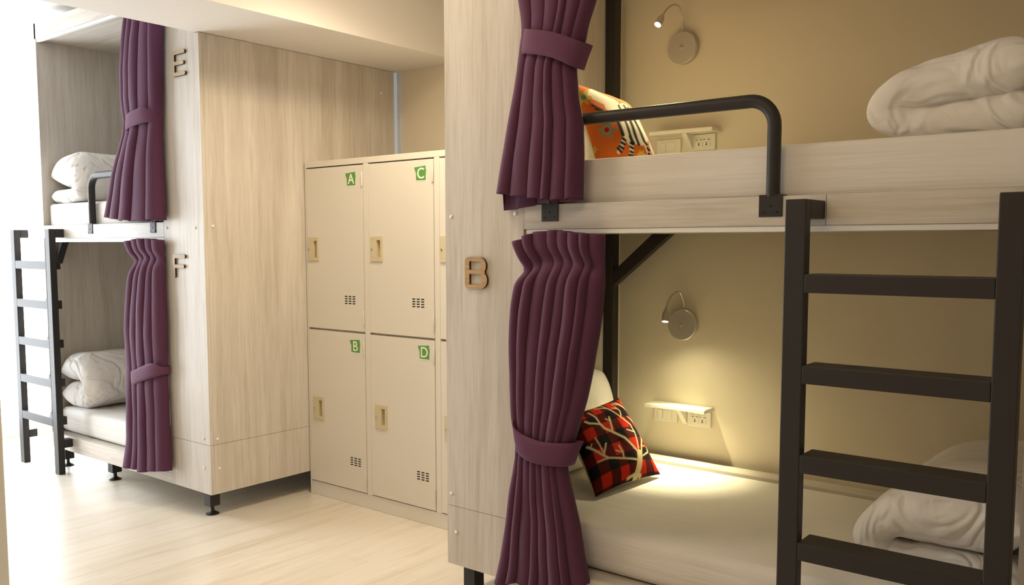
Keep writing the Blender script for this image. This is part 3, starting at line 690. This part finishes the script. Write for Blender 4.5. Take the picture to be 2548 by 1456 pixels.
# ------------------------------------------------------------------ lockers
YL = 3.018; XLK = -3.838
def lockers():
    T = thing('locker_cabinet', 'cream steel locker cabinet with lettered doors between the two bunk beds', 'locker', (-3.10, YL+.25, 0))
    ztop = 1.803; xr = -2.355; yb = YL+.48
    cols = [(-3.826, -3.376), (-3.339, -2.884), (-2.850, -2.395)]
    part('body', T, LOCK, (XLK, XLK+.012, YL, yb, 0, ztop), (xr-.012, xr, YL, yb, 0, ztop), (XLK+.012, xr-.012, YL, yb, ztop-.03, ztop), (XLK+.012, xr-.012, YL+.004, yb, 0, .075),
         (XLK+.012, xr-.012, yb-.01, yb, .075, ztop-.03), (-3.376, -3.339, YL, YL+.4, .075, ztop-.03), (-2.884, -2.850, YL, YL+.4, .075, ztop-.03), (XLK+.012, xr-.012, YL+.02, YL+.4, .905, .925), bev=.002)
    info = {0: [('A', -3.771, 1.342, -3.486, 1.080, -3.465, 1.700), ('B', -3.752, .485, -3.462, .233, -3.450, .844)],
            1: [('C', -3.279, 1.344, -2.993, 1.085, -2.969, 1.704), ('D', -3.261, .495, -2.972, .238, -2.956, .850)], 2: [(None, -2.80, 1.344, -2.50, 1.085, 0, 0), (None, -2.78, .495, -2.49, .238, 0, 0)]}
    for ci, (x0, x1) in enumerate(cols):
        for ri, (z0, z1) in enumerate(((.918, 1.770), (.078, .913))):
            let, hx, hz, vx, vz, lx, lz = info[ci][ri]
            w, h = .042, .062
            bm = bmesh.new(); ha, hb, hc, he = hx+.002, hx+w-.012, hz-h+.018, hz+h-.018
            xs_ = [x0+.003, ha, hb, x1-.003]; zs_ = [z0+.003, hc, he, z1-.003]; yf_ = YL-.001
            g_ = [[bm.verts.new((a, yf_, c)) for a in xs_] for c in zs_]; k_ = [[bm.verts.new((a, yf_+.019, c)) for a in xs_] for c in zs_]
            for r_ in range(3):
                for q_ in range(3):
                    if (r_, q_) != (1, 1):
                        bm.faces.new((g_[r_][q_], g_[r_][q_+1], g_[r_+1][q_+1], g_[r_+1][q_])); bm.faces.new((k_[r_][q_], k_[r_+1][q_], k_[r_+1][q_+1], k_[r_][q_+1]))
            lo_ = [(0,0),(0,1),(0,2),(0,3),(1,3),(2,3),(3,3),(3,2),(3,1),(3,0),(2,0),(1,0)]
            for e_, f_ in zip(lo_, lo_[1:]+lo_[:1]): bm.faces.new((g_[e_[0]][e_[1]], g_[f_[0]][f_[1]], k_[f_[0]][f_[1]], k_[e_[0]][e_[1]]))
            li_ = [(1,1),(1,2),(2,2),(2,1)]
            for e_, f_ in zip(li_, li_[1:]+li_[:1]): bm.faces.new((g_[e_[0]][e_[1]], g_[f_[0]][f_[1]], k_[f_[0]][f_[1]], k_[e_[0]][e_[1]]))
            for a in (-.030, 0, .030):
                for c in (-.0182, -.0061, .0061, .0182):
                    pts = []
                    for k in range(8): an = 2*PI*k/8; pts.append((vx+a + math.copysign(  .0076, math.cos(an)) + .0034*math.cos(an), vz+c + .0034*math.sin(an)))
                    vs = [bm.verts.new((px_, YL-.0013, pz_)) for px_, pz_ in pts]; bm.faces.new(vs).material_index = 1
            d = build('door', bm, [LOCK, DARK], T)
            # recessed latch plate
            bm = bmesh.new()
            fr_ = [(-w, w, -h, -h+.018), (-w, w, h-.018, h), (-w, .002, -h+.018, h-.018), (w-.012, w, -h+.018, h-.018)]
            for a, b_, c, e in fr_: box(bm, hx+a, hx+b_, YL-.0065, YL-.0012, hz+c, hz+e, bev=.0008)
            box(bm, ha+.0003, hb-.0003, YL+.013, YL+.0145, hc+.0003, he-.0003)
            for q_ in ((ha, ha+.0015, hc, he), (hb-.0015, hb, hc, he), (ha, hb, hc, hc+.0015), (ha, hb, he-.0015, he)): box(bm, q_[0]+.0003, q_[1]-.0003 if q_[1]-q_[0] > .01 else q_[1]+.0003, YL-.006, YL+.0142, q_[2]+.0003, q_[3]-.0003 if q_[3]-q_[2] > .01 else q_[3]+.0003)
            hd = build('handle', bm, TANP, d)
            bm = bmesh.new(); lathe(bm, [(.0062, 0), (.0062, .0022), (.0052, .003), (0, .003)], (hx-w+.011, YL-.0065, hz-.002), (0,-1,0), 16, 0)
            box(bm, hx-w+.0098, hx-w+.0122, YL-.0100, YL-.0095, hz-.006, hz+.002, mi=1); build('keyhole', bm, [CHROME, DARK], d)
            for zz in (z1-.075, z0+.075):
                bm = bmesh.new(); lathe(bm, [(.0045, -.036), (.0048, -.035), (.0048, -.001), (.0038, 0), (.0048, .001), (.0048, .035), (.0045, .036)], (x1-.006, YL-.003, zz), (0,0,1), 12); build('hinge', bm, LOCK, d, auto=40)
            if let:
                s_ = .037; bm = bmesh.new()
                o_ = [(-1.12, .82), (.90, .98), (.88, .62), (1.02, .30), (.94, .22), (.93, -1.0), (-.80, -.98), (-.82, .18), (-.93, .25), (-1.0, .45)]
                prism(bm, [(lx+a*s_, lz+c*s_*.92) for a, c in o_], YL-.0026, YL-.0014, 0)
                box(bm, lx-.86*s_, lx+1.0*s_, YL-.0018, YL-.0012, lz-1.08*s_, lz-.2*s_, mi=1)
                lb = build('letter_card', bm, [GREEN, CARDW], d); lb['label'] = 'green card with white letter %s' % let
                cu = bpy.data.curves.new('t', 'FONT'); cu.body = let; cu.size = .072; cu.align_x = 'CENTER'; cu.align_y = 'CENTER'; cu.offset = .0006; cu.extrude = .0003
                tmp = bpy.data.objects.new('t', cu); C.objects.link(tmp); bpy.context.view_layer.update()
                me = bpy.data.meshes.new_from_object(tmp.evaluated_get(bpy.context.evaluated_depsgraph_get())); bpy.data.objects.remove(tmp); bpy.data.curves.remove(cu)
                xs = [q.co.x for q in me.vertices]; ys = [q.co.y for q in me.vertices]; mx, my = (min(xs)+max(xs))/2, (min(ys)+max(ys))/2
                bm2 = bmesh.new()
                bm2.from_mesh(me); bpy.data.meshes.remove(me)
                for q in bm2.verts: q.co = Vector((lx+.002 + (q.co.x-mx), YL-.0030 - q.co.z, lz-.001 + (q.co.y-my)))
                for f in bm2.faces: f.material_index = 1
                bm3 = bmesh.new(); bm3.from_mesh(lb.data); join(bm3, bm2, 1); bm3.to_mesh(lb.data); bm3.free()
lockers()

# ------------------------------------------------------------------ light
def area(name, loc, size, power, col, rot=(0,0,0), shape='SQUARE', sy=None):
    l = bpy.data.lights.new(name, 'AREA'); l.energy = power; l.color = col; l.size = size; l.shape = shape
    if sy: l.shape = 'RECTANGLE'; l.size_y = sy
    o = bpy.data.objects.new(name, l); C.objects.link(o); o.location = loc; o.rotation_euler = rot; return o
area('aisle_fill', (-2.35, 1.72, ZC-.03), .42, 10, (1,.80,.54), shape='DISK')  # unseen fill added to brighten the locker fronts and the letter B panel
area('ceiling_panel_room', (-1.1, .35, ZC-.03), .9, 19, (1,.74,.43))
def spot(name, loc, d, power, col, ang, blend, r=.012):
    l = bpy.data.lights.new(name, 'SPOT'); l.energy = power; l.color = col; l.spot_size = math.radians(ang); l.spot_blend = blend; l.shadow_soft_size = r
    o = bpy.data.objects.new(name, l); C.objects.link(o); o.location = loc; o.rotation_euler = Vector(d).to_track_quat('-Z', 'Y').to_euler(); return o
spot('reading_lamp_beam_lower', lowl[0], (.13,-.11,-1), 60, (1,.89,.52), 66, 1.0)
spot('reading_lamp_spill_lower', lowl[0], (.25,-.32,-1), 9, (1,.88,.50), 150, 1.0)
spot('reading_lamp_beam_upper', upl[0], (.05,-.72,-.70), 50, (1,.84,.47), 130, 1.0)
spot('ceiling_downlight_alcove', (-2.66, 2.52, ZC-.03), (-.06,0,-1), 114, (1,.82,.57), 150, .8, .16)
area('alcove_fill', (-2.60, 2.62, ZC-.03), .30, 4.5, (1,.81,.56), shape='DISK')  # extra fill added beside the downlight to lift the back wall and beam
W = bpy.data.worlds.new('World'); bpy.context.scene.world = W; W.use_nodes = True
W.node_tree.nodes['Background'].inputs['Color'].default_value = (.8,.9,1,1); W.node_tree.nodes['Background'].inputs['Strength'].default_value = .3
vs = bpy.context.scene.view_settings; vs.view_transform = 'Standard'; vs.look = 'None'; vs.gamma = 1; vs.exposure = 0; vs.use_curve_mapping = False
